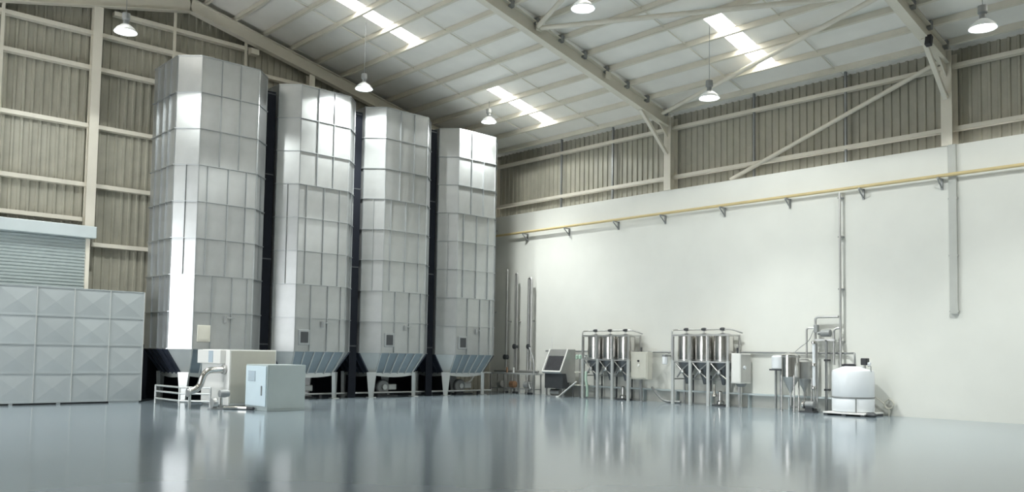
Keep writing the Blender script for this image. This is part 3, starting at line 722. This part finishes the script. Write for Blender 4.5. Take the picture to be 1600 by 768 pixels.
cone_tank(24.85, 13.42, 0.24, 1.00, 1.57, 0.66, (20, 265), 'smaller dull conical vessel tucked behind the larger cone vessel', 'stainless_dull')
t = thing('dosing_drum', 'small white drum on a dark stand behind the larger cone vessel', 'drum', (24.9, 14.35, 0))
lathe('drum', [(0.18, 1.28), (0.20, 1.30), (0.20, 1.66), (0.15, 1.71), (0.03, 1.72)], 'white_plastic', t)
bx('shelf', -0.2, 0.2, -0.2, 0.2, 1.23, 1.28, 'dark_metal', t)
for yy in (-0.10, 0.08): bx('post', -0.03, 0.03, yy-0.025, yy+0.025, 0, 1.23, 'grey_metal', t)
t = thing('transfer_pump', 'small dark pump on the floor between cone vessels and white tank', 'pump', (24.28, 12.98, 0))
lathe('motor', [(0.04, -0.18), (0.11, -0.16), (0.11, 0.10), (0.06, 0.14)], 'grey_metal', t, (0.05, 0, 0.24), 'y', seg=16)
lathe('head', [(0.05, 0.12), (0.13, 0.14), (0.13, 0.2), (0.05, 0.22)], 'stainless', t, (0.05, 0, 0.24), 'y', seg=16)
bx('base', -0.12, 0.22, -0.2, 0.24, 0, 0.05, 'dark_metal', t)
bx('saddle', -0.02, 0.12, -0.12, 0.12, 0.05, 0.15, 'dark_metal', t)

# ------------------------------------------------------------------ tube lamp and filter rack beside the white tank
t = thing('uv_tube', 'slim white vertical tube with steel ends left of the white tank', 'tube', (24.55, 12.95, 0))
tube('tube', [(0, 0, 0.80), (0, 0, 2.08)], 0.045, 'white_plastic', t)
for z in (0.74, 1.44, 2.12): lathe('end_fitting', [(0.05, -0.05), (0.075, -0.03), (0.075, 0.03), (0.05, 0.05)], 'stainless', t, (0, 0, z), seg=14)
tube('back_pipe', [(0.10, -0.05, 0.12), (0.10, -0.05, 2.1)], 0.03, 'stainless_dull', t, seg=8)
bx('foot', -0.04, 0.18, -0.12, 0.06, 0, 0.12, 'stainless_dull', t)
tube('stand', [(0, 0, 0.1), (0, 0, 0.75)], 0.02, 'stainless_dull', t, seg=8)
t = thing('filter_rack', 'wall frame of looping steel pipes and small filters above cone vessels', 'pipework', (25.0, 12.75, 0.55))
tube('loop_pipe', [(0, 0.38, 0.2), (0, 0.38, 2.36), (0, -0.36, 2.36)], 0.04, 'stainless_dull', t, bend=0.1)
tube('short_loop', [(-0.1, 0.62, 1.1), (-0.1, 0.62, 2.02), (-0.05, 0.36, 2.02)], 0.032, 'stainless_dull', t, bend=0.08)
tube('side_loop', [(0, -0.22, 0.9), (0, -0.22, 1.98), (0.05, -0.38, 2.02)], 0.035, 'stainless_dull', t, bend=0.08)
bx('valve_box', -0.12, 0.02, 0.26, 0.38, 1.88, 2.12, 'grey_metal', t, bev=0.01)
lathe('filter_head', [(0.05, -0.22), (0.11, -0.2), (0.11, 0.08), (0.05, 0.12), (0.05, 0.2)], 'grey_metal', t, (-0.06, 0.06, 1.86), 'y', seg=16)
bx('cross_rail', -0.03, 0.03, -0.25, 0.42, 1.62, 1.68, 'stainless_dull', t)
bx('stand_post', -0.03, 0.03, 0.0, 0.06, -0.55, 1.65, 'grey_metal', t)
bx('lower_clip', -0.06, 0.18, -0.02, 0.08, 0.1, 0.16, 'dark_metal', t)
bx('upper_clip', -0.06, 0.18, -0.02, 0.08, 1.0, 1.06, 'dark_metal', t)
tube('cable', [(-0.35, 0.95, 1.2), (-0.2, 0.8, 1.42), (-0.1, 0.55, 1.60), (-0.05, 0.42, 1.95)], 0.012, 'grey_metal', t, bend=0.15, seg=6)
t = thing('wall_riser_pipe', 'long vertical steel pipe on white wall above the plastic tank', 'pipe', (25.04, 12.34, 1.35))
tube('pipe', [(0, 0, 0), (0, 0, 5.35)], 0.038, 'stainless_dull', t)
for z in (0.8, 2.4, 4.0, 5.2): bx('clip', 0, 0.155, -0.07, 0.07, z-0.02, z+0.02, 'grey_metal', t)

# ------------------------------------------------------------------ white plastic tank
t = thing('plastic_tank', 'white cylindrical plastic tank on a low base by the wall', 'tank', (24.45, 11.68, 0))
lathe('body', [(0.50, 0.10), (0.575, 0.12), (0.585, 0.20), (0.585, 0.48), (0.575, 0.50), (0.575, 0.54), (0.585, 0.56), (0.585, 1.24), (0.56, 1.30), (0.30, 1.40), (0.24, 1.42), (0.02, 1.42)], 'white_plastic', t, seg=48)
lathe('lid', [(0.19, 1.41), (0.20, 1.43), (0.20, 1.47), (0.14, 1.49), (0.02, 1.49)], 'black_plastic', t, (0.0, 0.12, 0), seg=24)
lathe('band', [(0.592, -0.02), (0.592, 0.02)], 'grey_metal', t, (0, 0, 0.52), seg=48)
bx('base_slab', -0.62, 0.62, -0.62, 0.62, 0.05, 0.10, 'white_paint', t, bev=0.01)
for yy in (-0.55, 0.0, 0.55): bx('base_runner', -0.6, 0.6, yy-0.06, yy+0.06, 0, 0.05, 'dark_metal', t)
tube('band_strut', [(-0.50, -0.32, 0.10), (-0.50, -0.32, 0.52)], 0.02, 'grey_metal', t, seg=8)
p = bx('dosing_pump', -0.12, 0.08, -0.46, -0.28, 1.46, 1.66, 'black_plastic', t, bev=0.02)
cyl('pump_head', 0.05, 0.08, (0, -0.12, -0.06), 'white_plastic', p, 'y', 12)
tube('pump_stand', [(-0.02, -0.36, 1.30), (-0.02, -0.36, 1.47)], 0.04, 'stainless_dull', t, seg=8)
tube('suction_hose', [(-0.06, -0.47, 1.42), (-0.06, -0.56, 1.44), (-0.06, -0.56, 1.26)], 0.015, 'grey_metal', t, bend=0.03, seg=6)
t = thing('floor_valve', 'small dark valve lying on the floor beside the white tank base', 'valve', (24.0, 10.95, 0))
lathe('body', [(0.03, -0.16), (0.06, -0.12), (0.06, 0.12), (0.03, 0.16)], 'dark_metal', t, (0, 0, 0.06), 'y', seg=12)
bx('handle', -0.02, 0.02, -0.1, 0.1, 0.11, 0.13, 'dark_metal', t)
t = thing('hose_coil', 'small coil of grey hose on wall right of the white tank', 'hose', (25.11, 10.92, 0.2))
loop = []
for i in range(41):
    a = i/40*4*math.pi; rr = 0.13+0.01*math.sin(a*0.7); loop.append((-0.02*i/40, rr*math.cos(a), 0.14+rr*math.sin(a)))
tube('coil', loop, 0.02, 'beige_paint', t, seg=6)
tube('tail', [(-0.02, 0.13, 0.14), (-0.02, 0.35, 0.3), (-0.04, 0.6, 0.45)], 0.018, 'beige_paint', t, bend=0.1, seg=6)
bx('hook', -0.03, 0.08, -0.02, 0.02, 0.25, 0.28, 'grey_metal', t)
tube('drop', [(-0.02, 0.0, 0.01), (-0.02, 0.0, -0.2)], 0.02, 'beige_paint', t, seg=6)

# ------------------------------------------------------------------ wall services
t = thing('gas_pipe', 'long yellow pipe on brackets running high along the white wall', 'pipe', (24.98, 9.2, 6.79))
tube('pipe', [(0, 18.85, 0), (0, -19.4, 0)], 0.05, 'yellow_paint', t)
for yy in (26.24, 23.81, 21.23, 19.02, 16.51, 14.07, 11.66, 9.40, 6.6, 4.0):
    b = put('bracket', CACHE.setdefault('gbr', new_mesh(*join([
        (boxv(-0.12, 0.21, -0.03, 0.03, -0.085, -0.05), BOXF), (boxv(0.17, 0.21, -0.03, 0.03, -0.36, -0.05), BOXF),
        beam_vf((-0.12, 0, -0.09), (0.18, 0, -0.32), 0.03, 0.03)]))), 'grey_metal', t, (0, yy-9.2, 0))
t = thing('cable_duct', 'flat grey vertical cable duct on white wall under the nearest column', 'duct', (25.145, 9.10, 2.92))
bx('trunking', -0.04, 0.05, -0.10, 0.10, 0, 4.74, 'duct_grey', t)
for z in (0.05, 1.6, 3.2): bx('saddle', -0.045, 0.05, -0.12, 0.12, z, z+0.04, 'duct_grey', t)
t = thing('water_line', 'steel water line running along white wall behind the skids', 'pipe', (25.12, 18.0, 1.78))
tube('pipe', [(0, 7.0, 0), (0, 1.0, 0.0)], 0.03, 'grey_metal', t)
tube('branch', [(0, 1.0, 0), (0, 0.72, 0.0), (-0.1, 0.72, -0.03)], 0.03, 'grey_metal', t, bend=0.06)
for yy in (6.5, 4.5, 2.2): bx('clip', 0, 0.07, yy-0.03, yy+0.03, -0.02, 0.02, 'grey_metal', t)
t = thing('tank_fill_line', 'steel pipe along white wall bending down into the plastic tank lid', 'pipe', (25.13, 15.6, 1.80))
tube('pipe', [(0, 0.3, 0), (0, -3.45, 0), (-0.62, -3.95, 0.0), (-0.62, -3.95, -0.32)], 0.03, 'grey_metal', t, bend=0.1)
for yy in (-0.6, -2.4): bx('clip', 0, 0.07, yy-0.03, yy+0.03, -0.02, 0.02, 'grey_metal', t)
t = thing('floor_tray', 'low grey cable tray along the foot of the white wall', 'cable tray', (25.1, 17.0, 0))
bx('tray', -0.10, 0.09, -4.6, 7.5, 0.40, 0.46, 'hood', t)
for i in range(9): bx('support', -0.08, 0.09, -4.4+1.45*i-0.02, -4.4+1.45*i+0.02, 0, 0.40, 'hood', t)
t = thing('floor_hose', 'thick dark hose curving on the floor between the two skids', 'hose', (24.7, 18.9, 0))
tube('hose', [(0.25, 0.5, 0.5), (0.05, 0.15, 0.30), (0.0, -0.2, 0.05), (0.05, -0.9, 0.05)], 0.045, 'grey_metal', t, bend=0.25)
t = thing('wall_speaker', 'small black loudspeaker at the top of the nearest column', 'speaker', (23.62, 9.12, 10.22))
box('body', (0.16, 0.16, 0.30), (-0.02, -0.02, 0), 'black_plastic', t, rot=(0, 0.3, 0), bev=0.02)
box('bracket', (0.2, 0.04, 0.04), (0.06, 0.03, 0.12), 'dark_metal', t)
